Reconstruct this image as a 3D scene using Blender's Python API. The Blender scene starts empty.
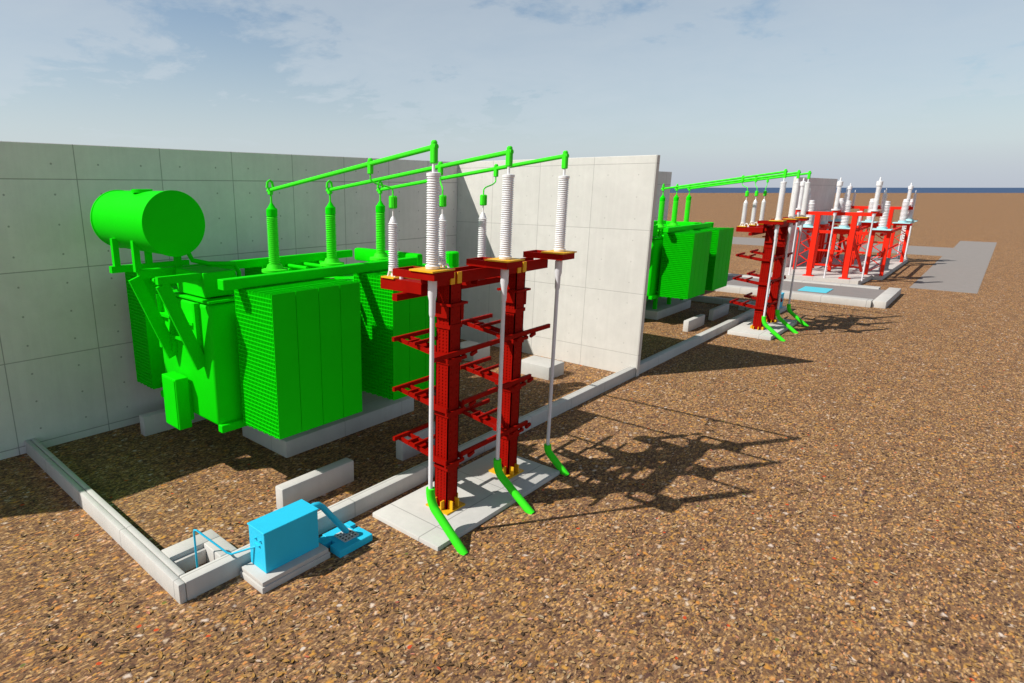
import bpy, bmesh, math, random
from mathutils import Vector, Matrix
random.seed(11)
R = math.radians
S = bpy.context.scene
COL = S.collection

# ------------------------------------------------------------------ materials
MATS = {}
def new_mat(name):
    m = bpy.data.materials.new(name); m.use_nodes = True
    nt = m.node_tree; nt.nodes.clear()
    out = nt.nodes.new('ShaderNodeOutputMaterial')
    b = nt.nodes.new('ShaderNodeBsdfPrincipled')
    nt.links.new(b.outputs['BSDF'], out.inputs['Surface'])
    MATS[name] = m
    return m, nt, b
class NB:
    """tiny node helper"""
    def __init__(s, nt): s.nt = nt
    def n(s, t, **kw):
        x = s.nt.nodes.new(t)
        for k, v in kw.items(): setattr(x, k, v)
        return x
    def l(s, a, b): s.nt.links.new(a, b)
    def put(s, sock, v):
        if hasattr(v, 'is_output'): s.l(v, sock)
        else: sock.default_value = v
    def math(s, op, a, b=None, c=None):
        x = s.n('ShaderNodeMath', operation=op)
        s.put(x.inputs[0], a)
        if b is not None: s.put(x.inputs[1], b)
        if c is not None: s.put(x.inputs[2], c)
        return x.outputs[0]
    def vmul(s, v, vec):
        x = s.n('ShaderNodeVectorMath', operation='MULTIPLY'); s.put(x.inputs[0], v); x.inputs[1].default_value = vec
        return x.outputs[0]
    def ramp(s, f, stops, interp='LINEAR'):
        x = s.n('ShaderNodeValToRGB'); s.put(x.inputs[0], f); cr = x.color_ramp; cr.interpolation = interp
        while len(cr.elements) < len(stops): cr.elements.new(0.5)
        for e, (p, c) in zip(cr.elements, stops):
            e.position = p; e.color = (*c, 1) if len(c) == 3 else c
        return x.outputs[0]
    def noise(s, v, scale, detail=4, rough=.55, dist=0):
        x = s.n('ShaderNodeTexNoise'); s.put(x.inputs['Vector'], v)
        x.inputs['Scale'].default_value = scale; x.inputs['Detail'].default_value = detail
        x.inputs['Roughness'].default_value = rough; x.inputs['Distortion'].default_value = dist
        return x.outputs['Fac']
    def mix(s, f, a, b, mode='MIX'):
        x = s.n('ShaderNodeMix', data_type='RGBA', blend_type=mode)
        s.put(x.inputs[0], f); s.put(x.inputs[6], a if hasattr(a, 'is_output') else (*a, 1)); s.put(x.inputs[7], b if hasattr(b, 'is_output') else (*b, 1))
        return x.outputs[2]
    def mr(s, v, a, b, c=0., d=1.):
        x = s.n('ShaderNodeMapRange'); s.put(x.inputs[0], v)
        for i, q in enumerate((a, b, c, d)): x.inputs[i+1].default_value = q
        return x.outputs[0]
    def bump(s, h, strength, dist, normal=None):
        x = s.n('ShaderNodeBump'); s.put(x.inputs['Height'], h)
        x.inputs['Strength'].default_value = strength; x.inputs['Distance'].default_value = dist
        if normal is not None: s.l(normal, x.inputs['Normal'])
        return x.outputs[0]

def concrete(name, off=(0, 0, 0), holes=None, base=(.57, .56, .53), js=.5, hs=.6):
    m, nt, b = new_mat(name); q = NB(nt)
    geo = q.n('ShaderNodeNewGeometry'); pos = geo.outputs['Position']
    sp = q.n('ShaderNodeSeparateXYZ'); q.l(pos, sp.inputs[0])
    sn = q.n('ShaderNodeSeparateXYZ'); q.l(geo.outputs['True Normal'], sn.inputs[0])
    big = q.noise(pos, .55, 5, .6, .3); mid = q.noise(pos, 3.2, 6, .65, .4); fine = q.noise(pos, 45, 3, .6)
    streak = q.noise(q.vmul(pos, (6, 6, .35)), 1.0, 4, .6)
    c = q.mix(q.mr(big, .3, .7), tuple(x*.90 for x in base), tuple(x*1.07 for x in base))
    c = q.mix(q.mr(mid, .35, .75, 0, .45), c, tuple(x*.80 for x in base))
    c = q.mix(q.mr(streak, .45, .75, 0, .3), c, tuple(x*1.12 for x in base))
    c = q.mix(q.mr(fine, .60, .74, 0, .28), c, tuple(x*.62 for x in base))
    line = None
    for i in range(3):
        d = q.math('PINGPONG', q.math('SUBTRACT', sp.outputs[i], off[i]), 1.0)
        ln = q.mr(d, .006, .013, 1, 0)
        ok = q.math('LESS_THAN', q.math('ABSOLUTE', sn.outputs[i]), .5)
        ln = q.math('MULTIPLY', ln, ok)
        line = ln if line is None else q.math('MAXIMUM', line, ln)
    h = line
    c = q.mix(q.math('MULTIPLY', line, js), c, (.06, .06, .055))
    # faint tonal change from one cast panel to the next
    pan = q.n('ShaderNodeTexWhiteNoise', noise_dimensions='3D')
    va = q.n('ShaderNodeVectorMath', operation='SUBTRACT'); q.l(pos, va.inputs[0]); va.inputs[1].default_value = tuple(o+.003 for o in off)
    vs = q.vmul(va.outputs[0], (.5, .5, .5))
    vf = q.n('ShaderNodeVectorMath', operation='FLOOR'); q.l(vs, vf.inputs[0]); q.l(vf.outputs[0], pan.inputs[0])
    c = q.mix(q.mr(pan.outputs[0], 0, 1, 0, .16), c, tuple(x*.8 for x in base))
    if holes is not None:
        a = 0 if holes == 'x' else 1
        hx = q.math('PINGPONG', q.math('SUBTRACT', sp.outputs[a], off[a]+.5), .5)
        hz = q.math('PINGPONG', q.math('SUBTRACT', sp.outputs[2], off[2]+.3333), .33333)
        r = q.math('SQRT', q.math('ADD', q.math('MULTIPLY', hx, hx), q.math('MULTIPLY', hz, hz)))
        hol = q.mr(r, .016, .028, 1, 0)
        c = q.mix(q.math('MULTIPLY', hol, hs), c, (.07, .07, .065))
        h = q.math('MAXIMUM', h, hol)
    q.l(c, b.inputs['Base Color']); b.inputs['Roughness'].default_value = .86
    b.inputs['Specular IOR Level'].default_value = .25
    n1 = q.bump(h, .35, -.008)
    n2 = q.bump(q.math('ADD', q.math('MULTIPLY', mid, .6), q.math('MULTIPLY', fine, .4)), .22, .012, n1)
    q.l(n2, b.inputs['Normal'])
    return m

def paint(name, col, rough=.42, var=.10, spec=.35, dust=.0):
    m, nt, b = new_mat(name); q = NB(nt)
    geo = q.n('ShaderNodeNewGeometry'); pos = geo.outputs['Position']
    n = q.noise(pos, 2.3, 5, .6, .3); f = q.noise(pos, 30, 3, .6)
    st = q.noise(q.vmul(pos, (9, 9, .6)), 1.0, 4, .6)
    c = q.mix(q.mr(n, .3, .7), tuple(x*(1-var) for x in col), tuple(min(1, x*(1+var*.6)) for x in col))
    c = q.mix(q.mr(st, .5, .8, 0, .35), c, tuple(x*(1-1.6*var) for x in col))
    if dust: c = q.mix(q.mr(q.noise(pos, 5, 5, .65), .45, .8, 0, dust), c, (.3, .24, .17))
    q.l(c, b.inputs['Base Color'])
    q.l(q.mr(f, .3, .7, rough-.06, rough+.1), b.inputs['Roughness'])
    b.inputs['Specular IOR Level'].default_value = spec
    q.l(q.bump(q.math('ADD', q.math('MULTIPLY', n, .7), q.math('MULTIPLY', f, .3)), .06, .01), b.inputs['Normal'])
    return m

concrete('wall_concrete', (1.13, .0, .18), 'x', (.72, .705, .68), .62, .55)
concrete('divider_concrete', (.3, 1.83, .71), 'y', (.655, .64, .60), .36, .22)
concrete('pad_concrete', (1.4, .42, 1.1))
concrete('kerb_concrete', (.70, .0, 1.2), None, (.57, .56, .53), .42)
concrete('plinth_concrete', (1.06, 1.5, 1.3), None, (.58, .585, .56), .32)
concrete('slab_concrete', (.2, .4, 1.2), None, (.56, .54, .51))
concrete('plain_concrete', (.2, .4, 1.2), None, (.56, .545, .515), .0)
paint('hatch_cyan', (.10, .58, .72), .5, .04, .15)
paint('green_paint', (.004, .66, .002), .55, .03, .05)
paint('bright_green', (.05, .80, .02), .5, .03, .08)
paint('dark_red', (.30, .004, .001), .55, .14, .06)
paint('orange_red', (.78, .024, .009), .5, .06, .08)
paint('yellow_paint', (.80, .42, .01), .45, .08, .3)
paint('white_porcelain', (.80, .79, .80), .28, .04, .45)
paint('white_cable', (.74, .74, .78), .45, .05, .3)
paint('grey_cable', (.20, .22, .25), .5, .05, .3)
paint('cyan_paint', (.03, .54, .80), .45, .04, .12)
paint('pale_cyan', (.42, .72, .76), .45, .06, .3)
paint('blue_paint', (.01, .03, .55), .45, .06, .3)
paint('steel_grey', (.28, .30, .32), .5, .1, .35)
paint('dark_grate', (.03, .035, .04), .6, .1, .3)
paint('cover_plate', (.25, .225, .215), .75, .08, .2)
paint('road_surface', (.275, .25, .235), .9, .06, .15)

def ground_mat():
    m, nt, b = new_mat('ground_litter'); q = NB(nt)
    geo = q.n('ShaderNodeNewGeometry'); pos = geo.outputs['Position']
    def rot(a, sc):
        x = q.n('ShaderNodeMapping'); q.l(pos, x.inputs[0]); x.inputs['Rotation'].default_value = (0, 0, R(a)); x.inputs['Scale'].default_value = sc
        return x.outputs[0]
    wn = q.n('ShaderNodeTexNoise'); q.l(pos, wn.inputs['Vector']); wn.inputs['Scale'].default_value = 9; wn.inputs['Detail'].default_value = 3
    def warp(v, k):
        a = q.n('ShaderNodeVectorMath', operation='MULTIPLY_ADD'); q.l(wn.outputs['Color'], a.inputs[0]); a.inputs[1].default_value = (k, k, 0); q.l(v, a.inputs[2])
        return a.outputs[0]
    pal = [(0., (.030, .018, .015)), (.10, (.065, .036, .030)), (.22, (.15, .082, .055)), (.36, (.26, .145, .060)), (.50, (.38, .235, .105)),
           (.62, (.54, .30, .055)), (.72, (.46, .31, .165)), (.82, (.66, .44, .17)), (.92, (.60, .21, .040)), (1., (.72, .60, .42))]
    wn2 = q.n('ShaderNodeTexNoise'); q.l(pos, wn2.inputs['Vector']); wn2.inputs['Scale'].default_value = 34; wn2.inputs['Detail'].default_value = 2
    base_n = q.noise(pos, 26, 6, .72, .6)
    col = q.ramp(q.mr(base_n, .28, .72), [(0, (.028, .018, .014)), (.35, (.11, .064, .040)), (.65, (.30, .18, .082)), (1, (.52, .35, .17))])
    hgt = q.math('MULTIPLY', base_n, .6)
    lay = [(12, (1, 2.1, 1), 13, .18, .55), (-41, (1, 2.4, 1), 11.5, .30, .50), (67, (1, 2.0, 1), 10, .42, .46), (101, (1, 2.8, 1), 8.2, .50, .42), (-12, (1, 1.6, 1), 7.4, .60, .40), (140, (1, 1.3, 1), 6.2, .66, .36), (35, (1, 1.5, 1), 5.0, .80, .34)]
    pal2 = [(0., (.085, .050, .042)), (.28, (.26, .14, .060)), (.48, (.60, .34, .065)), (.66, (.62, .25, .050)), (.82, (.60, .46, .28)), (1., (.70, .62, .52))]
    for k, (ang, sc, scale, thr, rad) in enumerate(lay):
        v = warp(rot(ang, sc), .17)
        vv = q.n('ShaderNodeVectorMath', operation='MULTIPLY_ADD'); q.l(wn2.outputs['Color'], vv.inputs[0]); vv.inputs[1].default_value = (.045, .07, 0); q.l(v, vv.inputs[2]); v = vv.outputs[0]
        t = q.n('ShaderNodeTexVoronoi', feature='F1'); q.l(v, t.inputs['Vector']); t.inputs['Scale'].default_value = scale
        s = q.n('ShaderNodeSeparateColor'); q.l(t.outputs['Color'], s.inputs[0])
        grain = q.noise(v, 42, 4, .65)
        f = q.math('ADD', s.outputs[0], q.math('MULTIPLY', q.math('SUBTRACT', grain, .5), .42))
        c = q.ramp(f, pal2 if k >= 5 else pal)
        on = q.math('MULTIPLY', q.math('GREATER_THAN', s.outputs[1], thr), q.mr(t.outputs['Distance'], rad-.24, rad+.02, 1, 0))
        rim = q.math('MULTIPLY', q.math('GREATER_THAN', s.outputs[1], thr), q.mr(t.outputs['Distance'], rad, rad+.12, 1, 0))
        col = q.mix(q.math('MULTIPLY', rim, .26), col, (.055, .036, .030))
        col = q.mix(q.math('MULTIPLY', on, .92), col, c)
        hgt = q.math('ADD', q.math('MULTIPLY', hgt, .8), q.math('MULTIPLY', on, .4))
    # sparse red leaves and pale stones
    t = q.n('ShaderNodeTexVoronoi', feature='F1'); q.l(warp(rot(20, (1, 1.3, 1)), .08), t.inputs['Vector']); t.inputs['Scale'].default_value = 4.2
    s = q.n('ShaderNodeSeparateColor'); q.l(t.outputs['Color'], s.inputs[0])
    spot = q.mr(t.outputs['Distance'], .13, .17, 1, 0)
    col = q.mix(q.math('MULTIPLY', spot, q.math('GREATER_THAN', s.outputs[0], .95)), col, (.52, .075, .02))
    col = q.mix(q.math('MULTIPLY', spot, q.math('LESS_THAN', s.outputs[0], .045)), col, (.56, .50, .42))
    col = q.mix(q.math('MULTIPLY', spot, q.math('GREATER_THAN', s.outputs[1], .965)), col, (.14, .16, .035))
    # broad tonal drift
    big = q.noise(pos, .22, 4, .6); mid = q.noise(pos, 1.5, 4, .6)
    col = q.mix(q.mr(big, .35, .7, 0, .30), col, q.mix(1.0, col, (.80, .76, .74), 'MULTIPLY'))
    col = q.mix(q.mr(mid, .42, .72, 0, .5), col, q.mix(1.0, col, (.58, .52, .54), 'MULTIPLY'))
    gn = q.n('ShaderNodeVectorMath', operation='MULTIPLY'); q.l(col, gn.inputs[0]); gn.inputs[1].default_value = (1.13, 1.07, 1.10); col = gn.outputs[0]
    q.l(col, b.inputs['Base Color']); b.inputs['Roughness'].default_value = .9
    b.inputs['Specular IOR Level'].default_value = .15
    q.l(q.bump(hgt, .25, .016), b.inputs['Normal'])
ground_mat()

def litter_mat():
    m, nt, b = new_mat('loose_leaves'); q = NB(nt)
    geo = q.n('ShaderNodeNewGeometry')
    c = q.ramp(geo.outputs['Random Per Island'], [(0, (.05, .03, .02)), (.3, (.14, .08, .04)), (.55, (.30, .18, .08)), (.72, (.42, .22, .05)), (.88, (.42, .30, .16)), (.975, (.48, .38, .26)), (.985, (.50, .07, .02)), (1, (.5, .44, .36))])
    n = q.noise(geo.outputs['Position'], 70, 3, .6)
    c = q.mix(q.mr(n, .4, .7, 0, .5), c, q.mix(1.0, c, (.6, .55, .5), 'MULTIPLY'))
    q.l(c, b.inputs['Base Color']); b.inputs['Roughness'].default_value = .8
    b.inputs['Specular IOR Level'].default_value = .2
litter_mat()

def water_mat():
    m, nt, b = new_mat('sea_water'); q = NB(nt)
    geo = q.n('ShaderNodeNewGeometry')
    n = q.noise(q.vmul(geo.outputs['Position'], (.01, .01, .01)), 1.0, 5, .6)
    q.l(q.mix(q.mr(n, .3, .7), (.050, .090, .175), (.058, .10, .19)), b.inputs['Base Color'])
    b.inputs['Roughness'].default_value = .8; b.inputs['Specular IOR Level'].default_value = .05
water_mat()

# ------------------------------------------------------------------ mesh builder
class MB:
    def __init__(s): s.bm = bmesh.new()
    def _hexa(s, pts):
        v = [s.bm.verts.new(p) for p in pts]
        for f in ((0, 3, 2, 1), (4, 5, 6, 7), (0, 1, 5, 4), (1, 2, 6, 5), (2, 3, 7, 6), (3, 0, 4, 7)):
            s.bm.faces.new([v[i] for i in f])
        return v
    def box(s, x0, x1, y0, y1, z0, z1, bev=0, seg=2):
        if not bev:
            s._hexa([(x0, y0, z0), (x1, y0, z0), (x1, y1, z0), (x0, y1, z0), (x0, y0, z1), (x1, y0, z1), (x1, y1, z1), (x0, y1, z1)])
            return s
        t = MB(); t.box(x0, x1, y0, y1, z0, z1)
        bmesh.ops.bevel(t.bm, geom=t.bm.edges[:], offset=bev, segments=seg, profile=.5, affect='EDGES')
        s.merge(t); return s
    def merge(s, t):
        mp = {}
        for v in t.bm.verts: mp[v.index if False else v] = s.bm.verts.new(v.co)
        for f in t.bm.faces: s.bm.faces.new([mp[v] for v in f.verts])
        t.bm.free()
    def bar(s, p, q, w, h, ref=(0, 0, 1)):
        """oriented box from p to q; w across, h along the ref-ish direction"""
        p, q = Vector(p), Vector(q); d = (q-p).normalized(); r = Vector(ref)
        if abs(d.dot(r)) > .98: r = Vector((0, 1, 0))
        a = d.cross(r).normalized(); b_ = a.cross(d).normalized()
        a *= w/2; b_ *= h/2
        s._hexa([p-a-b_, p+a-b_, p+a+b_, p-a+b_, q-a-b_, q+a-b_, q+a+b_, q-a+b_]); return s
    def tube(s, pts, r, seg=14, r2=None):
        pts = [Vector(p) for p in pts]; n = len(pts); rings = []
        prev = None
        for i, p in enumerate(pts):
            d = (pts[min(i+1, n-1)] - pts[max(i-1, 0)]).normalized()
            if prev is None:
                a = d.cross(Vector((0, 0, 1)))
                if a.length < .05: a = d.cross(Vector((0, 1, 0)))
            else: a = prev - d*prev.dot(d)
            a.normalize(); prev = a; b_ = d.cross(a)
            rr = r if r2 is None else r+(r2-r)*i/(n-1)
            rings.append([s.bm.verts.new(p + (a*math.cos(t)+b_*math.sin(t))*rr) for t in [2*math.pi*k/seg for k in range(seg)]])
        for A, B in zip(rings, rings[1:]):
            for k in range(seg): s.bm.faces.new((A[k], A[(k+1) % seg], B[(k+1) % seg], B[k]))
        s.bm.faces.new(rings[0][::-1]); s.bm.faces.new(rings[-1]); return s
    def lathe(s, x, y, prof, seg=24):
        rings = []
        for r, z in prof:
            rings.append([s.bm.verts.new((x+r*math.cos(2*math.pi*k/seg), y+r*math.sin(2*math.pi*k/seg), z)) for k in range(seg)])
        for A, B in zip(rings, rings[1:]):
            for k in range(seg): s.bm.faces.new((A[k], A[(k+1) % seg], B[(k+1) % seg], B[k]))
        s.bm.faces.new(rings[0][::-1]); s.bm.faces.new(rings[-1]); return s
    def lathe_y(s, x, z, prof, seg=40):
        rings = []
        for r, y in prof:
            rings.append([s.bm.verts.new((x+r*math.cos(2*math.pi*k/seg), y, z+r*math.sin(2*math.pi*k/seg))) for k in range(seg)])
        for A, B in zip(rings, rings[1:]):
            for k in range(seg): s.bm.faces.new((A[k], A[(k+1) % seg], B[(k+1) % seg], B[k]))
        s.bm.faces.new(rings[0][::-1]); s.bm.faces.new(rings[-1]); return s
    def prism(s, pts, z0, z1):
        a = [s.bm.verts.new((x, y, z0)) for x, y in pts]; b_ = [s.bm.verts.new((x, y, z1)) for x, y in pts]
        n = len(pts); s.bm.faces.new(a[::-1]); s.bm.faces.new(b_)
        for k in range(n): s.bm.faces.new((a[k], a[(k+1) % n], b_[(k+1) % n], b_[k]))
        return s
    def build(s, name, mat, parent=None, smooth=True):
        bmesh.ops.recalc_face_normals(s.bm, faces=s.bm.faces[:])
        org = Vector((0, 0, 0)); p = parent
        while p is not None: org += p.location; p = p.parent
        top = parent is None
        if top:
            xs = [v.co for v in s.bm.verts]
            org = Vector(((min(v.x for v in xs)+max(v.x for v in xs))/2, (min(v.y for v in xs)+max(v.y for v in xs))/2, min(v.z for v in xs)))
        bmesh.ops.translate(s.bm, verts=s.bm.verts[:], vec=-org)
        me = bpy.data.meshes.new(name); s.bm.to_mesh(me); s.bm.free()
        if smooth:
            me.shade_smooth(); me.set_sharp_from_angle(angle=R(35))
        me.materials.append(MATS[mat])
        o = bpy.data.objects.new(name, me); COL.objects.link(o)
        if top: o.location = org
        else: o.parent = parent
        return o
def tag(o, label=None, cat=None, group=None, kind=None):
    if label and not kind: kind = 'thing'
    for k, v in (('label', label), ('category', cat), ('group', group), ('kind', kind)):
        if v: o[k] = v
    return o
def thing(name, loc, label, cat, group=None):
    o = bpy.data.objects.new(name, None); o.empty_display_size = .2; COL.objects.link(o); o.location = loc
    return tag(o, label, cat, group)
KIDS = {}
def kids(o): return [c for c in bpy.data.objects if c.parent == o]
def copy_tree(o, parent=None):
    c = o.copy(); COL.objects.link(c); c.parent = parent
    for ch in kids(o): copy_tree(ch, c)
    return c
def copy_thing(o, dx, dy, label):
    c = copy_tree(o); c.location = o.location + Vector((dx, dy, 0)); c['label'] = label
    return c
def sheds(r0, r1, z0, z1, n):
    """insulator profile: core r0, shed radius r1"""
    p = []; h = (z1-z0)/n
    for i in range(n):
        z = z0+i*h
        p += [(r0, z), (r0, z+h*.30), (r1, z+h*.42), (r1, z+h*.52), (r0, z+h*.95)]
    return p+[(r0, z1)]

# ------------------------------------------------------------------ camera
CAMH = 6.0; F, CX, CY, PITCH, HEAD = 607.9, 408.8, 341.5, .2481, .76581
cam = bpy.data.objects.new('camera', bpy.data.cameras.new('camera')); COL.objects.link(cam)
cam.location = (0, 0, CAMH); cam.rotation_euler = (math.pi/2-PITCH, 0, HEAD-math.pi/2)
cam.data.sensor_width = 36; cam.data.lens = 36*F/1024; cam.data.shift_x = (512-CX)/1024; cam.data.shift_y = 0
cam.data.clip_end = 60000; cam.data.clip_start = .1
S.camera = cam

# ------------------------------------------------------------------ setting
ch, sh = math.cos(HEAD), math.sin(HEAD)
def fl(f, l): return (ch*f - sh*l, sh*f + ch*l)          # metres ahead / to the left of the viewer
g = MB(); pts = [fl(-80, 900), fl(-80, -900), fl(715, -900), fl(715, 900)]
g.bm.faces.new([g.bm.verts.new((x, y, 0)) for x, y in pts])
for a, b_ in ((2, 3),):
    (x0, y0), (x1, y1) = pts[a], pts[b_]
    g.bm.faces.new([g.bm.verts.new(p) for p in ((x0, y0, 0), (x0, y0, -3), (x1, y1, -3), (x1, y1, 0))])
tag(g.build('ground', 'ground_litter', None, False), kind='structure')
w = MB(); w.bm.faces.new([w.bm.verts.new((*fl(f, l), -1.2)) for f, l in ((700, 24000), (700, -24000), (40000, -24000), (40000, 24000))])
tag(w.build('sea', 'sea_water', None, False), kind='structure')
rd = MB(); rd.prism([(48.2, .4), (95.6, .15), (95.6, 3.25), (83.8, 3.25), (83.8, 40), (73, 40), (73, 3.45), (48.2, 3.5)], -.02, .012)
tag(rd.build('road', 'road_surface', None, False), kind='structure')

# ------------------------------------------------------------------ walls
def wall(x0, x1, y0, y1, h, mat, label, cat='wall'):
    m = MB(); m.box(x0, x1, y0, y1, -.05, h, .012, 1)
    return tag(m.build('concrete_wall', mat), label, cat, 'concrete blast walls')
wall(-2.55, 18.84, 15.5, 15.75, 6.95, 'wall_concrete', 'long shaded concrete panel wall running behind the nearer green transformer')
wall(18.85, 19.06, 7.8, 15.76, 6.95, 'divider_concrete', 'sunlit concrete dividing wall standing between the two green transformers')
wall(19.07, 39.9, 15.5, 15.75, 6.95, 'wall_concrete', 'concrete wall behind the farther transformer, only its end showing past the dividing wall')
wall(51.4, 65.1, 11.0, 11.32, 6.72, 'wall_concrete', 'far grey concrete wall standing behind the orange red switchgear frames')

# ------------------------------------------------------------------ kerbs, pads, blocks
def kerb(pieces, label, mat='kerb_concrete', name='kerb', groove=None):
    m = MB()
    for p in pieces: m.box(*p, .025, 2)
    return tag(m.build(name, mat), label, 'kerb', 'concrete bund kerbs')
KH = .32
kerb([(3.26, 3.372, 7.84, 15.495, -.1, KH), (3.380, 3.49, 8.075, 15.495, -.1, KH)], 'left concrete kerb running from the long wall out to the sump corner')
kerb([(3.377, 18.845, 7.84, 8.07, -.1, KH-.004)], 'front concrete kerb of the near bay, passing behind the near dark red tower')
kerb([(19.065, 34.3, 7.84, 8.07, -.1, KH)], 'front concrete kerb of the far bay, right of the dividing wall')
kerb([(34.303, 34.53, 7.84, 15.495, -.1, KH)], 'right end concrete kerb of the far bay, shaded, behind the far tower')
def sump(x0, x1, sgn, label):
    m = MB()
    # ring against the kerb corner: far side, free side
    m.box(x0, x1, 8.62, 8.93, -.1, KH-.004, .02, 2)
    a, b_ = (x1-.31, x1) if sgn > 0 else (x0, x0+.44)
    m.box(a, b_, 8.073, 8.618, -.1, KH-.006, .02 if sgn > 0 else .09, 3)
    m.box(x0 if sgn > 0 else b_+.003, a-.003 if sgn > 0 else x1, 8.54, 8.618, -.1, KH-.085, .01)
    return tag(m.build('sump_rim', 'plain_concrete'), label, 'sump', 'concrete sump rims')
sump(3.493, 4.38, 1, 'square concrete sump rim in the front left kerb corner with a blue pipe dipping in')
sump(33.3, 34.30, -1, 'pale concrete sump rim in the far bay corner, half hidden by the far tower')

def pad(x0, x1, y0, y1, z, label, mat='pad_concrete', name='concrete_pad', cat='pad', bev=.02):
    m = MB(); m.box(x0, x1, y0, y1, -.1, z, bev)
    return tag(m.build(name, mat), label, cat, None)
tag(pad(6.93, 10.93, 5.98, 7.62, .085, 'flat concrete pad under the near dark red tower'), group='tower pads')
tag(pad(27.33, 31.6, 5.98, 7.62, .16, 'flat concrete pad under the far dark red tower'), group='tower pads')
def plinth(dx, label):
    m = MB(); m.box(7.31+dx, 11.56+dx, 10.9, 12.8, -.1, .40, .03)
    r = tag(m.build('concrete_plinth', 'plinth_concrete'), label, 'plinth', 'transformer plinths')
plinth(0, 'long low concrete plinth under the near green transformer')
plinth(20.75, 'concrete plinth under the farther green transformer, right of the dividing wall')
BL = 'concrete rail blocks'
def block(x0, x1, y0, y1, h, label):
    m = MB(); m.box(x0, x1, y0, y1, -.1, h, .035, 2)
    return tag(m.build('concrete_block', 'plain_concrete'), label, 'block', BL)
block(5.86, 7.66, 8.95, 9.20, .47, 'upright concrete block lying just behind the blue cabinet and front kerb')
block(9.04, 10.8, 8.88, 9.12, .52, 'concrete block behind the near tower, its left end showing beside the first column')
block(5.60, 7.40, 14.47, 14.75, .50, 'concrete block by the foot of the long wall, behind the green control box')
block(16.52, 17.48, 9.66, 10.85, .43, 'wide sunlit concrete block in front of the dividing wall')
block(16.5, 17.5, 12.7, 13.75, .45, 'shaded concrete block near the dividing wall, seen between the near tower columns')
block(26.55, 28.55, 8.95, 9.18, .47, 'left sunlit block of the pair in front of the far transformer')
block(29.70, 31.9, 8.95, 9.18, .50, 'right shaded block of the pair in front of the far transformer')

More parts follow.
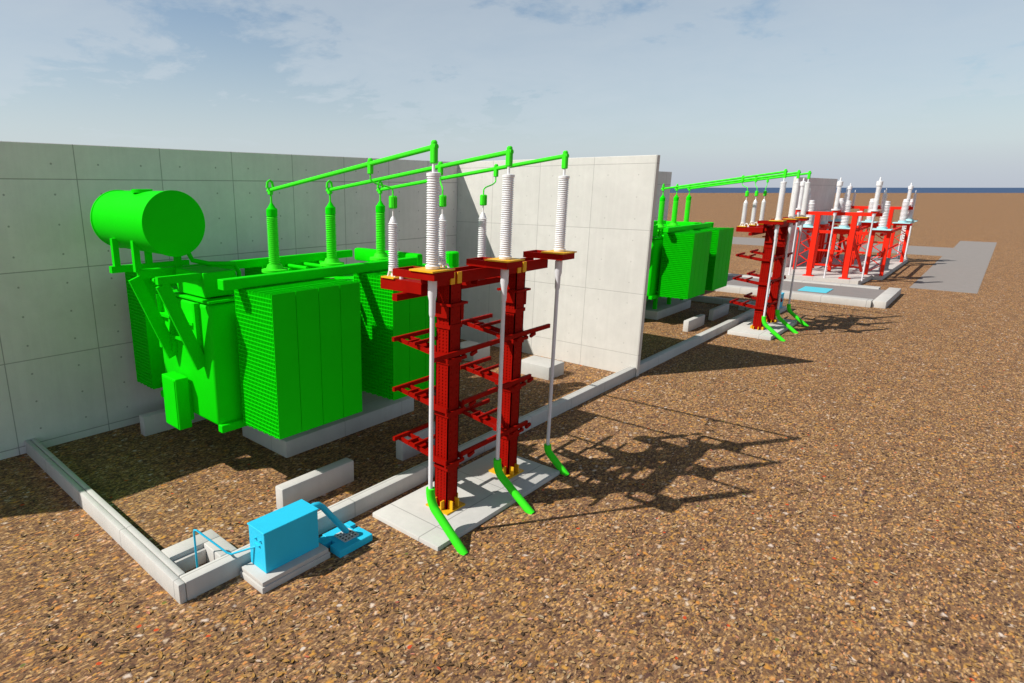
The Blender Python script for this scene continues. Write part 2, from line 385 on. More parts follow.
# ------------------------------------------------------------------ transformer
GP = 'green_paint'; LG = 'bright_green'
def make_transformer():
    t = thing('power_transformer', (9.25, 11.85, .4), 'near green power transformer with a drum on top and finned radiators on a concrete plinth', 'transformer', 'green power transformers')
    m = MB(); m.box(5.6, 12.9, 10.7, 13.0, 1.32, 3.80, .07, 3)
    m.box(5.585, 12.92, 10.685, 13.02, 3.83, 3.88, .006, 1)
    for y in (11.15, 12.25, 12.8): m.box(5.50, 5.62, y-.05, y+.05, 2.62, 3.80)
    for z in (2.95, 3.35): m.box(5.48, 5.62, 11.2, 12.75, z, z+.06)
    tank = m.build('tank', GP, t)
    m = MB(); m.box(5.62, 12.88, 10.60, 10.76, 1.20, 1.36, .01, 1); m.box(5.62, 12.88, 12.94, 13.1, 1.20, 1.36, .01, 1)
    m.box(7.0, 7.25, 10.78, 12.92, 1.18, 1.33); m.box(11.3, 11.55, 10.78, 12.92, 1.18, 1.33)
    m.build('base_frame', GP, t)
    for x in (7.7, 9.4, 11.1):
        for y in (11.25, 12.45):
            MB().box(x-.08, x+.08, y-.08, y+.08, .40, 1.20, .01, 1).build('support_foot', 'green_paint', t)
    # radiators: stacked flat plates
    def radiator(x0, x1, y0, y1, z0, z1, tankside):
        m = MB(); n = 26 if tankside > y1 else 19; p = (y1-y0)/n
        for i in range(n):
            y = y0+i*p
            wv = .012*math.sin(i*1.7)+(.03*(1-i/n) if tankside > y1 else 0)
            m.box(x0+.006, x1-.006, y+p*.10, y+p*.38, z0+wv, z1+wv)
            # pressed oil channels on each plate
        xm = (x0+x1)/2
        for k in range(34):
            z = z0+.06+(z1-z0-.12)*k/33
            m.box(x0+.004, x0+.018, y0+.01, y1-p*.65, z-.009, z+.009)
        for z in (z0+.16, z1-.16):
            m.tube([(xm, y0+.02, z), (xm, y1 + (tankside-y1 if tankside > y1 else .0), z)] if tankside > y1 else [(xm, tankside, z), (xm, y1-.02, z)], .055, 10)
        m.build('radiator', GP, t, False)
    w_ = (8.19-6.06)/4
    for b0 in (6.06, 9.12):
        for k in range(4): radiator(b0+k*w_, b0+(k+1)*w_, 9.25, 10.56, 1.30, 4.10, 10.72)
    for b0 in (5.66, 8.85):
        for k in range(4): radiator(b0+k*w_, b0+(k+1)*w_, 13.85, 14.78, 1.36, 4.10, 12.98)
    m = MB(); m.tube([(5.72, 13.5, 1.32), (11.0, 13.5, 1.32)], .09, 12); m.build('header_pipe', GP, t)
    m = MB(); m.box(5.66, 10.92, 10.20, 10.42, 4.14, 4.34, .012, 1); m.build('header_beam', GP, t)
    m = MB(); m.box(5.0, 10.62, 12.26, 12.42, 4.22, 4.40, .01, 1); m.build('header_beam', GP, t)
    m = MB(); m.box(11.72, 11.95, 10.95, 13.5, 3.94, 4.30, .06, 2); m.build('cross_duct', GP, t)
    # conservator and its support
    c = MB(); xc, zc, r = 5.46, 5.32, .632
    c.lathe_y(xc, zc, [(r-.02, 11.50), (r, 11.505), (r, 11.55), (r-.015, 11.56), (r-.015, 14.04), (r, 14.05), (r, 14.10), (r-.02, 14.105)], 48)
    cons = c.build('conservator', GP, t)
    MB().lathe(5.34, 12.55, [(.20, 5.90), (.20, 5.965), (.17, 5.97)], 20).build('filler_cap', GP, cons)
    for x, y in ((4.98, 12.34), (4.92, 13.22), (5.83, 12.34), (5.6, 13.22)):
        MB().box(x-.045, x+.075, y-.06, y+.06, 4.36, 4.98).build('leg', GP, cons)
    m = MB(); m.box(4.80, 6.5, 13.15, 13.29, 4.27, 4.41); m.build('support_beam', GP, t)
    m = MB(); m.box(4.80, 6.4, 11.0, 11.12, 4.26, 4.40); m.build('support_beam', GP, t)
    m = MB(); m.box(5.66, 6.34, 10.93, 12.1, 3.915, 4.40, .012, 1); m.build('junction_box', GP, t)
    for y in (11.07, 12.30):
        m = MB(); m.bar((4.90, y, 4.25), (5.55, y, 2.52), .07, .25, (1, 0, 0)); m.build('brace', GP, t)
    m = MB(); m.tube([(5.9, 12.0, 4.75), (5.95, 11.9, 4.55), (6.3, 11.9, 4.45), (6.9, 11.9, 4.4), (7.0, 11.9, 4.2), (7.0, 11.9, 3.88)], .05, 12); m.build('oil_pipe', GP, t)
    cb = MB().box(5.25, 5.53, 11.70, 12.33, 1.06, 2.17, .012, 1).build('control_box', GP, t)
    MB().box(5.235, 5.252, 11.74, 12.29, 1.10, 2.13).build('door', GP, cb)
    MB().box(5.52, 5.61, 11.75, 12.28, 1.2, 2.0).build('bracket', GP, cb)
    # top bits
    for x in (6.6, 6.95):
        m = MB(); m.lathe(x, 10.95, [(.05, 3.9), (.05, 4.05), (.11, 4.06), (.11, 4.1), (.03, 4.11), (.03, 4.2)], 12); m.build('valve', GP, t)
    m = MB(); m.lathe(13.2, 11.05, [(.2, 3.6), (.23, 3.62)] + [(.23+.0*i, 3.7) for i in range(1)] + [(.23, 4.22), (.2, 4.25)], 14); m.build('relay_housing', GP, t, False)
    MB().box(12.9, 13.3, 10.95, 11.15, 3.5, 3.62).build('bracket', GP, t)
    MB().box(8.33, 8.62, 10.60, 10.64, 3.86, 4.04).build('rating_plate', 'cover_plate', t)
    m = MB(); m.tube([(12.95, 11.2, 1.9), (13.1, 11.2, 1.9), (13.15, 11.2, 1.8), (13.15, 11.2, 1.5)], .05, 10); m.build('drain_valve', 'blue_paint', t)
    for x in (7.90, 9.575, 11.25):
        m = MB(); m.lathe(x, 11.85, [(.24, 3.9), (.24, 4.12), (.30, 4.13), (.30, 4.19), (.20, 4.20), (.16, 4.30)], 24)
        bs = m.build('bushing', LG, t)
        MB().lathe(x, 11.85, sheds(.108, .134, 4.29, 5.36, 24), 20).build('insulator', LG, bs)
        MB().lathe(x, 11.85, [(.10, 5.36), (.125, 5.38), (.125, 5.53), (.09, 5.56), (.03, 5.66)], 18).build('cap', GP, bs)
        MB().lathe(x, 11.85, [(.035, 5.62), (.022, 5.70), (.022, 5.93)], 10).build('terminal', LG, bs)
    return t
T1 = make_transformer()
T2 = copy_thing(T1, 20.85, 0, 'farther green power transformer partly hidden behind the sunlit dividing wall')
for c in kids(T2):
    if c.name.startswith('bushing'): c.location.x += .95
    if c.name.startswith('conservator'): c.location.x += 1.0

# ------------------------------------------------------------------ bus tubes
PH = [(7.2, 6.40), (9.12, 6.36), (11.0, 6.36)]          # cable terminations
AR = [(7.69, 7.78), (9.02, 7.78), (10.30, 7.78)]         # arresters
BT = [7.90, 9.575, 11.25]
def make_bus(i, dx, dt, dsx, label):
    xb, yb = PH[i][0]+dx, PH[i][1]; xt = BT[i]+dt
    a = Vector((xt, 11.95, 5.93)); b_ = Vector((xb, yb-.06, 6.60))
    t = thing('bus_tube', (xb, yb, 6.3), label, 'bus tube', 'green bus tubes over the transformers')
    MB().tube([a, b_], .042, 16).build('tube', LG, t)
    def at(y): k = (y-a.y)/(b_.y-a.y); return a.lerp(b_, k)
    p = at(yb); m = MB(); m.box(p.x-.05, p.x+.05, yb-.05, yb+.05, p.z-.24, p.z+.045, .015, 1); m.lathe(p.x, yb, [(.05, p.z+.03), (.05, p.z+.075), (.03, p.z+.10)], 12)
    m.build('end_clamp', LG, t)
    p = at(11.85); m = MB(); m.box(p.x-.045, p.x+.045, 11.80, 11.90, p.z-.10, p.z+.06, .012, 1)
    m.tube([(p.x-.08, 11.85, p.z+.05), (p.x-.06, 11.85, p.z+.17), (p.x, 11.85, p.z+.21), (p.x+.06, 11.85, p.z+.17), (p.x+.08, 11.85, p.z+.05)], .03, 8)
    m.build('flexible_link', LG, t)
    p = at(8.05); m = MB(); m.box(p.x-.04, p.x+.04, 8.005, 8.095, p.z-.17, p.z+.05, .012, 1); m.lathe(p.x, 8.05, [(.045, p.z+.04), (.045, p.z+.07), (.025, p.z+.095)], 12)
    m.build('tap_clamp', LG, t)
    ax, ay = AR[i][0]+dx, AR[i][1]
    z0 = p.z-.17
    m = MB(); pts = []
    for k in range(25):
        u = k/24; v = min(1, max(0, (u-.16)/.62)); s_ = v*v*(3-2*v)
        flat = .5+.5*(abs(2*u-1)**1.7)*(1 if u > .5 else -1)      # hangs, swings over, hangs again
        pts.append((p.x+(ax-p.x)*s_, 8.05+(ay-8.05)*s_, z0+(5.84-z0)*(.45*u+.55*flat)))
    m.tube(pts, .014, 8); m.build('dropper_wire', LG, t)
    m = MB(); m.box(ax-.07, ax+.07, ay-.05, ay+.05, 5.64, 5.86, .02, 1)
    for k in (-.04, 0, .04): m.box(ax+k-.008, ax+k+.008, ay-.058, ay-.04, 5.65, 5.85)
    m.build('terminal_block', LG, t)
TWX = 20.40
nm = ['leftmost', 'middle', 'rightmost']
make_bus(0, 0, 0, 0, 'near green bus tube closest to the drum, highest against the sky')
make_bus(1, 0, 0, 0, 'middle one of the three near green bus tubes, reaching the second white column')
make_bus(2, 0, 0, 0, 'near green bus tube farthest from the drum, ending before the dividing wall')
for i, l in enumerate(['far green bus tube nearest the dividing wall, first of the far three', 'middle one of the three far green bus tubes right of the dividing wall', 'far green bus tube nearest the orange red frames, last of the far three']):
    make_bus(i, TWX, 20.85+.95, 0, l)

# ------------------------------------------------------------------ towers
def make_tower():
    t = thing('support_tower', (9.1, 6.8, .08), 'near dark red steel tower of two columns on a concrete pad, carrying white insulators', 'tower', 'dark red cable towers')
    DR = 'dark_red'
    for x in (8.09, 10.09):
        h = .155; m = MB()
        # two channels facing each other, closely laced
        m.box(x-h, x+h, 6.8-h, 6.8-h+.02, .12, 4.40); m.box(x-h, x+h, 6.8+h-.02, 6.8+h, .12, 4.40)
        for sx in (-1, 1):
            for sy in (-1, 1): m.box(x+sx*h-.02*(sx > 0), x+sx*h+.02*(sx < 0), 6.8+sy*h-.07*(sy > 0), 6.8+sy*h+.07*(sy < 0), .12, 4.40)
        m.box(x-h+.004, x-h+.016, 6.8-h+.02, 6.8+h-.02, .12, 4.40); m.box(x+h-.016, x+h-.004, 6.8-h+.02, 6.8+h-.02, .12, 4.40)
        for k in range(68):                                    # stiffening cleats and bolt heads up both visible faces
            z = .2+.061*k
            for vy in (-.08, 0, .08): m.box(x-h-.010, x-h+.006, 6.8+vy-.013, 6.8+vy+.013, z-.010, z+.010)
            if k % 2 == 0:
                for vx in (-.08, .08): m.box(x+vx-.012, x+vx+.012, 6.8-h-.009, 6.8-h+.004, z-.010, z+.010)
        for z in (.9, 1.95, 2.95, 3.6):
            m.box(x-h-.02, x+h+.02, 6.8-h-.02, 6.8-h+.001, z, z+.07); m.box(x-h-.02, x-h+.001, 6.8-h, 6.8+h, z, z+.07)
        for z in (.55, 1.0, 1.55, 2.0, 2.6, 3.05, 3.5, 3.85):
            m.box(x+h-.001, x+h+.085, 6.8-.06, 6.8-.02, z, z+.06)
        cl = m.build('column', DR, t)
        m = MB(); m.box(x-.27, x+.27, 6.53, 7.07, .075, .115)
        for d in (-1, 1):
            for v in (-.09, .09):
                m.prism([(x+v-.012, 6.8+d*.156), (x+v+.012, 6.8+d*.156), (x+v+.012, 6.8+d*.25), (x+v-.012, 6.8+d*.25)], .115, .29)
                m.prism([(x+d*.156, 6.8+v-.012), (x+d*.25, 6.8+v-.012), (x+d*.25, 6.8+v+.012), (x+d*.156, 6.8+v+.012)], .115, .29)
        m.build('base_plate', 'yellow_paint', cl)
    def ch_bar(p, q, w=.06, h=.09):
        return MB().bar(p, q, w, h)
    # head frame
    m = MB(); m.box(7.55, 10.98, 6.60, 6.64, 4.40, 4.60); m.box(7.55, 10.98, 6.94, 6.98, 4.40, 4.60)
    m.box(7.55, 10.98, 6.64, 6.94, 4.50, 4.53); m.build('head_beam', DR, t)
    m = MB()
    for x in (7.2, 9.12, 11.0):
        m.box(x-.24, x-.20, 6.15, 7.06, 4.60, 4.72); m.box(x+.20, x+.24, 6.15, 7.06, 4.60, 4.72); m.box(x-.2, x+.2, 6.15, 6.19, 4.60, 4.72); m.box(x-.2, x+.2, 7.02, 7.06, 4.60, 4.72)
        m.build('cross_beam', DR, t); m = MB()
    m.bm.free()
    for x, y in AR:
        m = MB(); m.box(x-.13, x-.10, 6.98, 7.98, 4.22, 4.42); m.box(x+.10, x+.13, 6.98, 7.98, 4.22, 4.42); m.box(x-.10, x+.10, 7.95, 7.98, 4.22, 4.42)
        m.box(x-.10, x+.10, 7.0, 7.95, 4.40, 4.42)
        m.build('arrester_arm', DR, t)
        MB().box(x-.16, x+.16, y-.16, y+.16, 4.425, 4.45).build('arrester_plate', 'yellow_paint', t)
    m = MB(); m.box(7.3, 10.6, 7.30, 7.42, 4.10, 4.215); m.build('tie_beam', DR, t)
    for x in (8.09, 10.09):
        m = MB(); m.box(x-.24, x+.24, 6.56, 7.04, 4.02, 4.06)
        m.box(x+.156, x+.25, 6.66, 6.94, 3.72, 4.02); m.box(x-.22, x-.156, 6.66, 6.94, 3.80, 4.02)
        m.build('haunch', DR, t)
        for d in (-.22, -.04):
            MB().box(x+d, x+d+.11, 6.575, 6.598, 4.40, 4.60).build('bolted_cleat', 'yellow_paint', t)
        for z in (3.20, 2.21, 1.19):
            m = MB()
            m.bar((x-.13, 6.98, z-.12), (x-.13, 7.92, z), .045, .075); m.bar((x+.13, 6.98, z-.12), (x+.13, 7.92, z), .045, .075)
            m.bar((x-.30, 7.90, z+.03), (x+.80, 7.90, z+.03), .06, .08); m.bar((x, 6.98, z-.16), (x, 7.70, z-.05), .20, .035)
            m.bar((x-.24, 7.42, z+.02), (x+.62, 7.42, z+.02), .05, .06); m.bar((x-.16, 7.66, z-.01), (x+.16, 7.66, z-.01), .05, .05)
            m.bar((x-.23, 6.60, z-.09), (x-.23, 7.0, z-.09), .05, .1); m.bar((x+.23, 6.60, z-.09), (x+.23, 7.0, z-.09), .05, .1)
            m.bar((x-.27, 6.60, z-.16), (x+.27, 6.60, z-.16), .04, .06)
            m.build('cable_bracket', DR, t)
    for z, x0, x1 in ((3.16, 7.42, 11.14), (2.19, 8.27, 10.5), (1.17, 8.27, 10.46)):
        m = MB(); m.bar((x0, 6.575, z), (x1, 6.575, z), .05, .085)
        for x in (8.45, 9.9, 10.4): m.bar((x, 6.56, z-.1), (x+.16, 6.56, z-.06), .05, .06)
        m.build('cable_rail', DR, t)
    return t
W1 = make_tower()
copy_thing(W1, TWX, 0, 'far dark red steel tower right of the dividing wall on its own concrete pad')

# ------------------------------------------------------------------ cable terminations, arresters
def make_termination(x, y, label):
    t = thing('cable_termination', (x, y, 0), label, 'cable termination', 'white cable terminations on the towers')
    MB().lathe(x, y, [(.11, 4.755), (.12, 4.80), (.085, 4.83)] + sheds(.090, .107, 4.83, 6.16, 36) + [(.11, 6.17), (.11, 6.215), (.05, 6.23)], 22).build('insulator', 'white_porcelain', t)
    MB().lathe(x, y, [(.024, 6.22), (.024, 6.38)], 10).build('terminal', 'white_porcelain', t)
    MB().box(x-.27, x+.27, y-.24, y+.26, 4.725, 4.75).build('mounting_plate', 'yellow_paint', t)
    MB().lathe(x, y, [(.044, 3.98), (.052, 4.02), (.054, 4.24), (.072, 4.32), (.074, 4.56), (.045, 4.58), (.045, 4.72)], 18).build('cable_gland', 'white_cable', t)
    return t
def finish_term(t, x, y, L, z0, col='white_cable'):
    cb = MB().tube([(x, y, 4.2), (x, y, z0-.02)], .038, 14).build('cable', col, t)
    k = z0/.93
    pts = []
    for i in range(9):
        u = i/8; a = u*R(52)
        pts.append((x, y-.28*(1-math.cos(a)), z0-.05-.40*k*math.sin(a)*1.0))
    end = pts[-1]; pts.append((x+.01, y-L, -.03))
    pts = [(x, y, z0)] + pts
    MB().tube(pts, .078, 16).build('conduit_bend', LG, t)
L_ = [(.78, .93), (.83, .84), (.50, .55)]
def place_term(i, dx, label, col='white_cable'):
    x, y = PH[i][0]+dx, PH[i][1]
    L, z0 = L_[i] if dx == 0 else (.84, .90)
    t = make_termination(x, y, label); finish_term(t, x, y, L, z0, col)
place_term(0, 0, 'white ribbed termination with cable down the left side of the near tower')
place_term(1, 0, 'white ribbed termination with cable in the middle of the near tower, between its columns')
place_term(2, 0, 'white ribbed termination with cable standing clear right of the near tower')
place_term(0, TWX, 'white ribbed termination whose cable passes in front of the far tower columns')
place_term(1, TWX, 'middle white ribbed termination of the far tower, between its columns')
place_term(2, TWX, 'white ribbed termination standing clear right of the far tower, before the far wall', 'white_cable')
def make_arrester():
    x, y = AR[0]
    t = thing('surge_arrester', (x, y, 4.45), 'slim white arrester left of the first termination on the near tower', 'arrester', 'white surge arresters on the towers')
    MB().lathe(x, y, [(.09, 4.55), (.09, 4.62)] + sheds(.066, .092, 4.62, 5.40, 20) + [(.07, 5.41), (.03, 5.5)], 18).build('insulator', 'white_porcelain', t)
    MB().lathe(x, y, [(.014, 5.48), (.014, 5.66)], 8).build('terminal', 'white_porcelain', t)
    m = MB(); m.lathe(x, y, [(.05, 4.45), (.05, 4.56)], 12)
    for a in (0, 2.1, 4.2): m.tube([(x+.10*math.cos(a), y+.10*math.sin(a), 4.45), (x+.07*math.cos(a), y+.07*math.sin(a), 4.56)], .018, 8)
    m.build('foot', 'white_porcelain', t)
    m = MB(); m.tube([(x, y-.05, 4.52), (x-.02, y-.16, 4.56), (x-.02, y-.22, 4.46)], .022, 8); m.lathe(x-.02, y-.22, [(.035, 4.36), (.035, 4.47)], 10); m.build('surge_counter', 'white_porcelain', t)
    return t
A1 = make_arrester()
copy_thing(A1, AR[1][0]-AR[0][0], 0, 'slim white arrester just right of the first termination on the near tower')
copy_thing(A1, AR[2][0]-AR[0][0], 0, 'slim white arrester against the corner of the two walls, left of the second termination')
for i, l in enumerate(('slim white arrester nearest the far transformer, first of three on the far tower', 'middle slim white arrester of three on the far tower', 'slim white arrester nearest the far terminations, last of three on the far tower')):
    copy_thing(A1, AR[i][0]-AR[0][0]+TWX, 0, l)

# ------------------------------------------------------------------ blue oil cabinets
def make_cabinet(sx, ox, label, plabel):
    X = lambda x: ox+sx*x
    def bx(m, x0, x1, *r):
        a, b_ = sorted((X(x0), X(x1))); m.box(a, b_, *r)
    m = MB(); bx(m, .98, 2.30, 7.16, 7.80, -.05, .10, .012, 2); bx(m, 1.0, 2.28, 7.18, 7.78, .098, .175, .012, 2)
    tag(m.build('cabinet_base', 'plain_concrete'), plabel, 'base', 'concrete cabinet bases')
    t = thing('oil_separator_cabinet', (X(1.68), 7.56, .175), label, 'cabinet', 'blue separator cabinets')
    m = MB(); bx(m, 1.17, 2.20, 7.33, 7.77, .175, .86, .008, 1); b_ = m.build('body', 'cyan_paint', t)
    m = MB(); bx(m, 1.155, 2.215, 7.315, 7.785, .855, .882, .006, 1); m.build('lid', 'cyan_paint', b_)
    m = MB()
    for y in (7.42, 7.55): bx(m, 1.135, 1.17, y, y+.035, .70, .72); 
    bx(m, 1.14, 1.17, 7.46, 7.60, .60, .615); m.build('handle', 'cyan_paint', b_)
    m = MB(); m.tube([(X(.58), 8.42, .0), (X(.58), 8.42, .70), (X(.58), 8.40, .745), (X(.60), 8.36, .75), (X(.86), 7.93, .42), (X(.90), 7.88, .40), (X(.93), 7.86, .41), (X(1.18), 7.62, .52)], .017, 10); m.build('suction_pipe', 'cyan_paint', t)
    m = MB(); m.tube([(X(2.19), 7.56, .78), (X(2.30), 7.56, .80), (X(2.38), 7.55, .79), (X(2.46), 7.53, .72), (X(2.86), 7.40, .13)], .055, 14); m.build('outlet_duct', 'cyan_paint', t)
    return t
make_cabinet(1, 3.26, 'bright blue box cabinet on a low concrete base beside the front left kerb corner', 'low concrete base under the near blue cabinet')
make_cabinet(-1, 36.0, 'small blue cabinet half hidden behind the far tower conduits', 'low concrete base under the far blue cabinet')
t = thing('outlet_tray', (6.05, 7.3, 0), 'flat blue tray with a square metal grating beside the near blue cabinet', 'tray')
m = MB(); m.box(5.66, 6.40, 7.03, 7.30, -.05, .125, .008, 1); m.box(5.78, 6.28, 7.30, 7.66, -.05, .121, .008, 1); m.box(6.282, 6.40, 7.30, 7.40, -.05, .119, .006, 1); m.box(5.60, 5.778, 7.40, 7.62, -.05, .119, .006, 1); m.box(6.282, 6.42, 7.50, 7.66, -.05, .119, .006, 1)
m.build('tray_body', 'cyan_paint', t)
m = MB()
x0, x1, y0, y1 = 5.90, 6.20, 7.18, 7.46
for k in range(5): m.box(x0+(x1-x0)*k/4-.013, x0+(x1-x0)*k/4+.013, y0, y1, .126, .142)
for k in range(5): m.box(x0, x1, y0+(y1-y0)*k/4-.013, y0+(y1-y0)*k/4+.013, .127, .141)
gr = m.build('grating', 'plain_concrete', t)
MB().box(x0, x1, y0, y1, .1215, .1265).build('grate_bed', 'dark_grate', gr)

# ------------------------------------------------------------------ cable trench and slab on the far side
t = thing('cable_trench', (42, 14, 0), 'long low covered cable trench with white concrete rims before the orange red frames', 'trench')
m = MB(); m.box(38.65, 39.42, 4.2, 27, -.1, .35, .03, 2); m.build('rim', 'slab_concrete', t)
m = MB(); m.box(44.0, 44.8, 4.55, 27, -.1, .35, .03, 2); m.build('rim', 'slab_concrete', t)
m = MB(); m.box(38.85, 44.85, 3.6, 4.18, -.1, .35, .03, 2); m.build('rim', 'slab_concrete', t)
m = MB(); m.box(39.425, 43.995, 4.185, 27, -.1, .28); m.build('cover', 'cover_plate', t)
MB().box(40.3, 42.2, 6.45, 7.85, .282, .312, .008, 1).build('hatch', 'hatch_cyan', t)
m = MB(); m.prism([(46.95, 5.95), (50.9, 5.75), (50.9, 5.2), (65.2, 5.2), (65.2, 10.96), (46.95, 10.96)], -.1, .30)
tag(m.build('foundation_slab', 'slab_concrete', None, False), 'broad pale concrete slab under the orange red switchgear frames', 'slab')

# ------------------------------------------------------------------ orange red switchgear
OR = 'orange_red'
YS = [9.8, 7.8, 5.8]
def portal(x, label, zt=4.48):
    t = thing('portal_frame', (x, 7.8, .3), label, 'frame', 'orange red portal frames')
    for y in (8.8, 6.8):
        m = MB(); m.box(x-.145, x+.145, y-.145, y+.145, .3, zt-.22, .01, 1); c = m.build('column', OR, t)
        MB().box(x-.3, x+.3, y-.3, y+.3, .3, .34).build('base_plate', OR, c)
    m = MB(); m.box(x-.12, x+.12, 5.45, 10.15, zt-.22, zt, .01, 1)
    m.build('beam', OR, t)
    for y in YS:
        m = MB(); m.box(x-.75, x+.45, y-.16, y+.16, zt+.003, zt+.11); m.build('bracket', OR, t)
    return t
portal(47.7, 'nearer tall orange red portal frame on the slab, with two plain square columns')
portal(64.3, 'farther orange red portal frame at the back right of the slab')
def far_term(x, y, label, grp='white terminations on the portal frames'):
    t = thing('cable_termination', (x, y, .3), label, 'cable termination', grp)
    H_ = 0 if x < 60 else -.25
    MB().lathe(x, y, [(.24, 4.60), (.24, 4.68)] + sheds(.10, .135, 4.68, 6.1+H_, 20) + [(.16, 6.11+H_), (.17, 6.36+H_), (.07, 6.40+H_)], 16).build('insulator', 'white_porcelain', t)
    MB().lathe(x, y, [(.05, 6.40+H_), (.04, 6.56+H_), (.01, 6.62+H_)], 8).build('terminal', 'white_porcelain', t)
    MB().lathe(x, y, [(.045, .30), (.045, 4.2), (.10, 4.35), (.10, 4.60)], 12).build('cable', 'white_cable', t)
    return t
for x, wh in ((47.1, 'nearer'), (63.7, 'farther')):
    for y, l in zip(YS, ('leftmost', 'middle', 'rightmost')):
        far_term(x, y, '%s of the three tall white terminations on the %s orange red portal' % (l, wh))
def breaker(x, y, wl, label):
    """breaker pole column on a pair of legs with a lattice between them"""
    t = thing('breaker_support', (x, y, .3), label, 'support frame', 'orange red breaker supports')
    for dy in (-.42, .42):
        m = MB(); m.box(x-.11, x+.11, y+dy-.10, y+dy+.10, .3, 3.12, .01, 1); m.build('leg', OR, t)
    m = MB()
    n = 6; z0, z1 = .55, 3.0
    for k in range(n):
        a, b_ = z0+(z1-z0)*k/n, z0+(z1-z0)*(k+1)/n; s_ = 1 if k % 2 else -1
        m.bar((x, y-.29*s_, a), (x, y+.29*s_, b_), .05, .05, (1, 0, 0))
    m.build('lacing', OR, t)
    m = MB(); m.box(x-.3, x+.3, y-.62, y+.62, 3.125, 3.28); m.build('cap_beam', OR, t)
    return t
def post(x, y, label, r=.24, z0=3.3, z1=4.95, grp='white breaker posts on the red supports'):
    t = thing('breaker_post', (x, y, z0), label, 'insulator post', grp)
    MB().lathe(x, y, sheds(r*.74, r, z0+.18, z1, 15) + [(r*.8, z1+.02), (r*.8, z1+.16), (r*.3, z1+.2)], 16).build('insulator', 'white_porcelain', t)
    MB().box(x-.55, x+.55, y-.55, y+.55, z0-.015, z0+.06, .01, 1).build('base_tray', 'pale_cyan', t)
    MB().lathe(x, y, [(.28, z0+.06), (.28, z0+.18)], 14).build('base_ring', 'pale_cyan', t)
    return t
for x, wh in ((50.9, 'front'), (61.5, 'back')):
    for y, l in zip((9.9, 7.8, 5.7), ('left', 'middle', 'right')):
        breaker(x, y, wh, 'orange red legged support at the %s of the %s row on the slab' % (l, wh))
        post(x, y, 'thick white post on the %s support of the %s row' % (l, wh))
# long members tying the rows together
def tie(ps, label):
    t = thing('tie_frame', Vector(ps[0][0]), label, 'frame', 'orange red tie frames')
    for nmx, p, q, w_, h in [(a[2], a[0], a[1], a[3], a[4]) for a in ps]:
        MB().bar(p, q, w_, h).build(nmx, OR, t)
    return t
tie([((50.9, 9.2, 3.02), (50.9, 6.4, 3.02), 'beam', .18, .2), ((50.9, 9.2, 1.75), (50.9, 6.4, 1.75), 'rail', .1, .12), ((50.9, 9.2, .75), (50.9, 6.4, .75), 'rail', .1, .12)], 'orange red cross rails between the supports of the front row')
tie([((61.5, 9.2, 3.02), (61.5, 6.4, 3.02), 'beam', .18, .2), ((61.5, 9.2, 1.75), (61.5, 6.4, 1.75), 'rail', .1, .12)], 'orange red cross rails between the supports of the back row')
for y, l in ((9.9, 'left'), (7.8, 'middle'), (5.7, 'right')):
    ps = [((51.22, y, 2.95), (61.18, y, 2.95), 'beam', .16, .18)]
    ps += [((51.12, y, 1.7), (61.25, y, 1.7), 'rail', .09, .11)]
    if y > 6: ps += [((51.15, y, 2.7), (55.4, y, .45), 'brace', .12, .14), ((61.2, y, 2.7), (57, y, .45), 'brace', .12, .14)]
    tie(ps, 'long orange red beam with braces joining both rows on the %s side of the slab' % l)
for y, l in ((6.9, 'right'), (8.7, 'left')):
    tie([((48.0, y-.1, 3.0), (51.0, y-.5 if y < 8 else y+.5, .5), 'brace', .12, .14)], 'sloping orange red brace behind the %s column of the nearer portal' % l)
def mid_support(x, y, label):
    t = thing('isolator_support', (x, y, .3), label, 'support frame', 'orange red isolator supports')
    for dx in (-.45, .45):
        MB().box(x+dx-.12, x+dx+.12, y-.12, y+.12, .3, 3.1, .01, 1).build('leg', OR, t)
    MB().box(x-.7, x+.7, y-.18, y+.18, 3.1, 3.28, .01, 1).build('cap_beam', OR, t)
    MB().box(x-.6, x+.6, y-.12, y+.12, 3.283, 3.5, .01, 1).build('mechanism', 'pale_cyan', t)
    for dx in (-.45, .45):
        MB().lathe(x+dx, y, sheds(.09, .14, 3.5, 4.3, 9), 12).build('insulator', 'white_porcelain', t)
    return t
for y, l in ((9.9, 'left'), (7.8, 'middle')):
    mid_support(56.3, y, 'orange red two legged support on the %s side between the two rows' % l)
def rod(x, y, z0, z1, label):
    t = thing('surge_arrester', (x, y, z0), label, 'arrester', 'thin white arresters on the slab frames')
    MB().lathe(x, y, [(.08, z0), (.08, z0+.08)] + sheds(.06, .13, z0+.08, z0+(z1-z0)*.75, 10) + [(.05, z0+(z1-z0)*.76), (.015, z1)], 12).build('insulator', 'white_porcelain', t)
for y, l in zip(YS, ('left', 'middle', 'right')):
    rod(47.7, y-.32, 4.475, 5.95, 'thin pointed white arrester on the %s of the nearer portal beam' % l)
    rod(64.3, y-.32, 4.475, 5.8, 'thin pointed white arrester on the %s of the farther portal beam' % l)
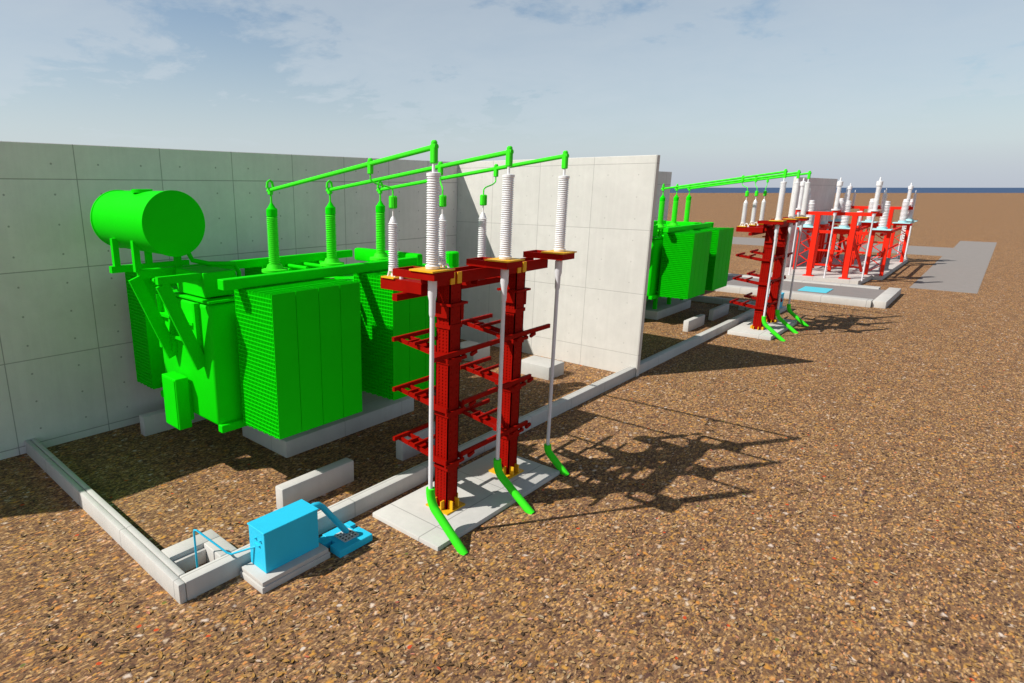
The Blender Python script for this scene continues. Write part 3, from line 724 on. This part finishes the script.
# lattice post at the right end and small drum
t = thing('lattice_post', (65.0, 5.62, .3), 'white perforated lattice post at the right end of the slab', 'post')
m = MB()
for sx in (-.22, .22):
    for sy in (-.22, .22): m.box(65.0+sx-.04, 65.0+sx+.04, 5.62+sy-.04, 5.62+sy+.04, .3, 3.2)
z = .5
while z < 3.1:
    for sy in (-.22, .22): m.box(64.82, 65.18, 5.62+sy-.02, 5.62+sy+.02, z, z+.1)
    for sx in (-.22, .22): m.box(65.0+sx-.02, 65.0+sx+.02, 5.44, 5.8, z, z+.1)
    z += .2
m.build('shaft', 'white_porcelain', t)
MB().box(64.65, 65.35, 5.25, 5.98, 3.2, 3.32).build('cap', 'pale_cyan', t)
MB().box(64.6, 65.18, 5.25, 5.95, .3, .45).build('foot', 'slab_concrete', t)
post(65.0, 5.62, 'white post on top of the perforated lattice post', .22, 3.335, 4.9)
t = thing('drum', (54.6, 5.55, .3), 'small grey ribbed drum standing on the right edge of the slab', 'drum')
MB().lathe(54.6, 5.6, [(.30, .3), (.30, .42), (.27, .44), (.27, .66), (.30, .68), (.30, .80), (.27, .82), (.27, 1.04), (.30, 1.06), (.30, 1.14)], 20).build('shell', 'steel_grey', t)
MB().lathe(54.6, 5.6, [(.26, 1.142), (.26, 1.16)], 20).build('lid', 'steel_grey', t)

# ------------------------------------------------------------------ loose litter on the ground (nobody could count it)
block_rects = [(2.9, 4.6, 7.7, 15.6), (4.1, 6.7, 6.9, 8.3), (6.8, 11.1, 5.9, 8.3), (3.2, 19.2, 7.7, 8.2), (7.2, 11.7, 10.8, 12.9), (5.7, 7.8, 8.85, 9.3), (8.9, 10.9, 8.75, 9.25), (-3, 19, 15.2, 20), (18.7, 19.2, 7.6, 16)]
m = MB(); cnt = 0
while cnt < 7000:
    dist = 5.2 + 17*random.random()**1.5; ang = random.uniform(-.62, 1.02)
    x, y = fl(dist*math.cos(ang), -dist*math.sin(ang)*1.0)
    if any(a < x < b_ and c < y < d for a, b_, c, d in block_rects): continue
    cnt += 1
    L = random.uniform(.018, .052); W = L*random.uniform(.28, .6); a = random.uniform(0, 6.283); tilt = random.uniform(-.35, .35); z = random.uniform(.004, .014)
    ca, sa = math.cos(a), math.sin(a); bend = random.uniform(.0, .3)*W
    def P(u, v, h): return (x+ca*u-sa*v, y+sa*u+ca*v, z+max(0, h+u*tilt*.5+.006))
    pv = [P(-L, 0, 0), P(-.3*L, -W, bend), P(.5*L, -.8*W, bend), P(L, 0, 0), P(.5*L, .8*W, bend), P(-.3*L, W, bend)]
    vs = [m.bm.verts.new(p) for p in pv]
    m.bm.faces.new((vs[0], vs[1], vs[2], vs[3])); m.bm.faces.new((vs[0], vs[3], vs[4], vs[5]))
for k in range(170):
    dist = 5.5 + 13*random.random()**1.3; ang = random.uniform(-.6, 1.0)
    x, y = fl(dist*math.cos(ang), -dist*math.sin(ang))
    if any(a-.2 < x < b_+.2 and c-.2 < y < d+.2 for a, b_, c, d in block_rects): continue
    a = random.uniform(0, 6.283); L = random.uniform(.06, .26)
    m.tube([(x, y, .012), (x+L*.5*math.cos(a), y+L*.5*math.sin(a), .022), (x+L*math.cos(a+.2), y+L*math.sin(a+.2), .012)], .0055, 5)
tag(m.build('leaf_litter', 'loose_leaves', None, False), kind='stuff')

# ------------------------------------------------------------------ light
SUNV = Vector((-.863, .545, 1.0)).normalized()
el = math.asin(SUNV.z); az = math.atan2(SUNV.y, SUNV.x)
sun = bpy.data.objects.new('sun', bpy.data.lights.new('sun', 'SUN')); COL.objects.link(sun)
sun.rotation_euler = SUNV.to_track_quat('Z', 'Y').to_euler(); sun.location = (-10, 10, 30)
sun.data.energy = 3.3; sun.data.angle = R(.5); sun.data.color = (1, .955, .88)
wd = bpy.data.worlds.new('World'); S.world = wd; wd.use_nodes = True
nt = wd.node_tree; nt.nodes.clear(); q = NB(nt)
out = q.n('ShaderNodeOutputWorld'); bg = q.n('ShaderNodeBackground'); q.l(bg.outputs[0], out.inputs[0])
sky = q.n('ShaderNodeTexSky', sky_type='NISHITA'); sky.sun_disc = False
sky.sun_elevation = el; sky.sun_rotation = math.pi/2 - az
sky.air_density = 1.0; sky.dust_density = 1.6; sky.ozone_density = 1.2
tc = q.n('ShaderNodeTexCoord'); d = tc.outputs['Generated']
sp = q.n('ShaderNodeSeparateXYZ'); q.l(d, sp.inputs[0])
zz = q.math('ADD', q.math('MAXIMUM', sp.outputs[2], 0.0), .16)
cv = q.n('ShaderNodeCombineXYZ'); q.put(cv.inputs[0], q.math('DIVIDE', sp.outputs[0], zz)); q.put(cv.inputs[1], q.math('DIVIDE', sp.outputs[1], zz)); cv.inputs[2].default_value = 8.3
vr = q.n('ShaderNodeVectorRotate', rotation_type='Z_AXIS'); q.l(cv.outputs[0], vr.inputs['Vector']); vr.inputs['Angle'].default_value = R(-13); cvo = vr.outputs[0]
n1 = q.noise(cvo, .62, 9, .60, .25); n2 = q.noise(cvo, 3.0, 7, .62, .3)
cl = q.math('ADD', q.math('MULTIPLY', n1, .80), q.math('MULTIPLY', n2, .20))
mask = q.mr(cl, .432, .485, .08, .64)
mask = q.math('ADD', mask, q.math('MULTIPLY', q.math('SUBTRACT', n2, .5), .35))
mask = q.math('MULTIPLY', mask, q.mr(sp.outputs[2], .35, .75, 1, .15))
hz = q.mr(sp.outputs[2], .0, .30, 1, 0)
mask = q.math('MAXIMUM', mask, q.math('MULTIPLY', q.math('POWER', hz, 1.4), .9))
mask = q.math('MINIMUM', mask, 1.0)
blue = q.n('ShaderNodeVectorMath', operation='MULTIPLY'); q.l(sky.outputs[0], blue.inputs[0]); blue.inputs[1].default_value = (.84, .865, .84)
cloud = q.mix(q.mr(sp.outputs[2], .08, .28), (4.3, 4.85, 5.3), (3.5, 3.95, 4.4))
skyc = q.mix(mask, blue.outputs[0], cloud)
skyc = q.mix(q.mr(sp.outputs[2], .0, .055, .75, 0), skyc, (3.3, 3.5, 4.0))
zen = q.mr(sp.outputs[2], .32, .8, 1, .36)
vm = q.n('ShaderNodeVectorMath', operation='SCALE'); q.l(skyc, vm.inputs[0]); q.l(zen, vm.inputs['Scale']); skyc = vm.outputs[0]
q.l(skyc, bg.inputs['Color']); bg.inputs['Strength'].default_value = .092

S.view_settings.view_transform = 'Standard'; S.view_settings.look = 'None'; S.view_settings.gamma = 1; S.view_settings.exposure = .66
S.view_settings.use_curve_mapping = False
S.cycles.max_bounces = 6; S.cycles.use_denoising = True
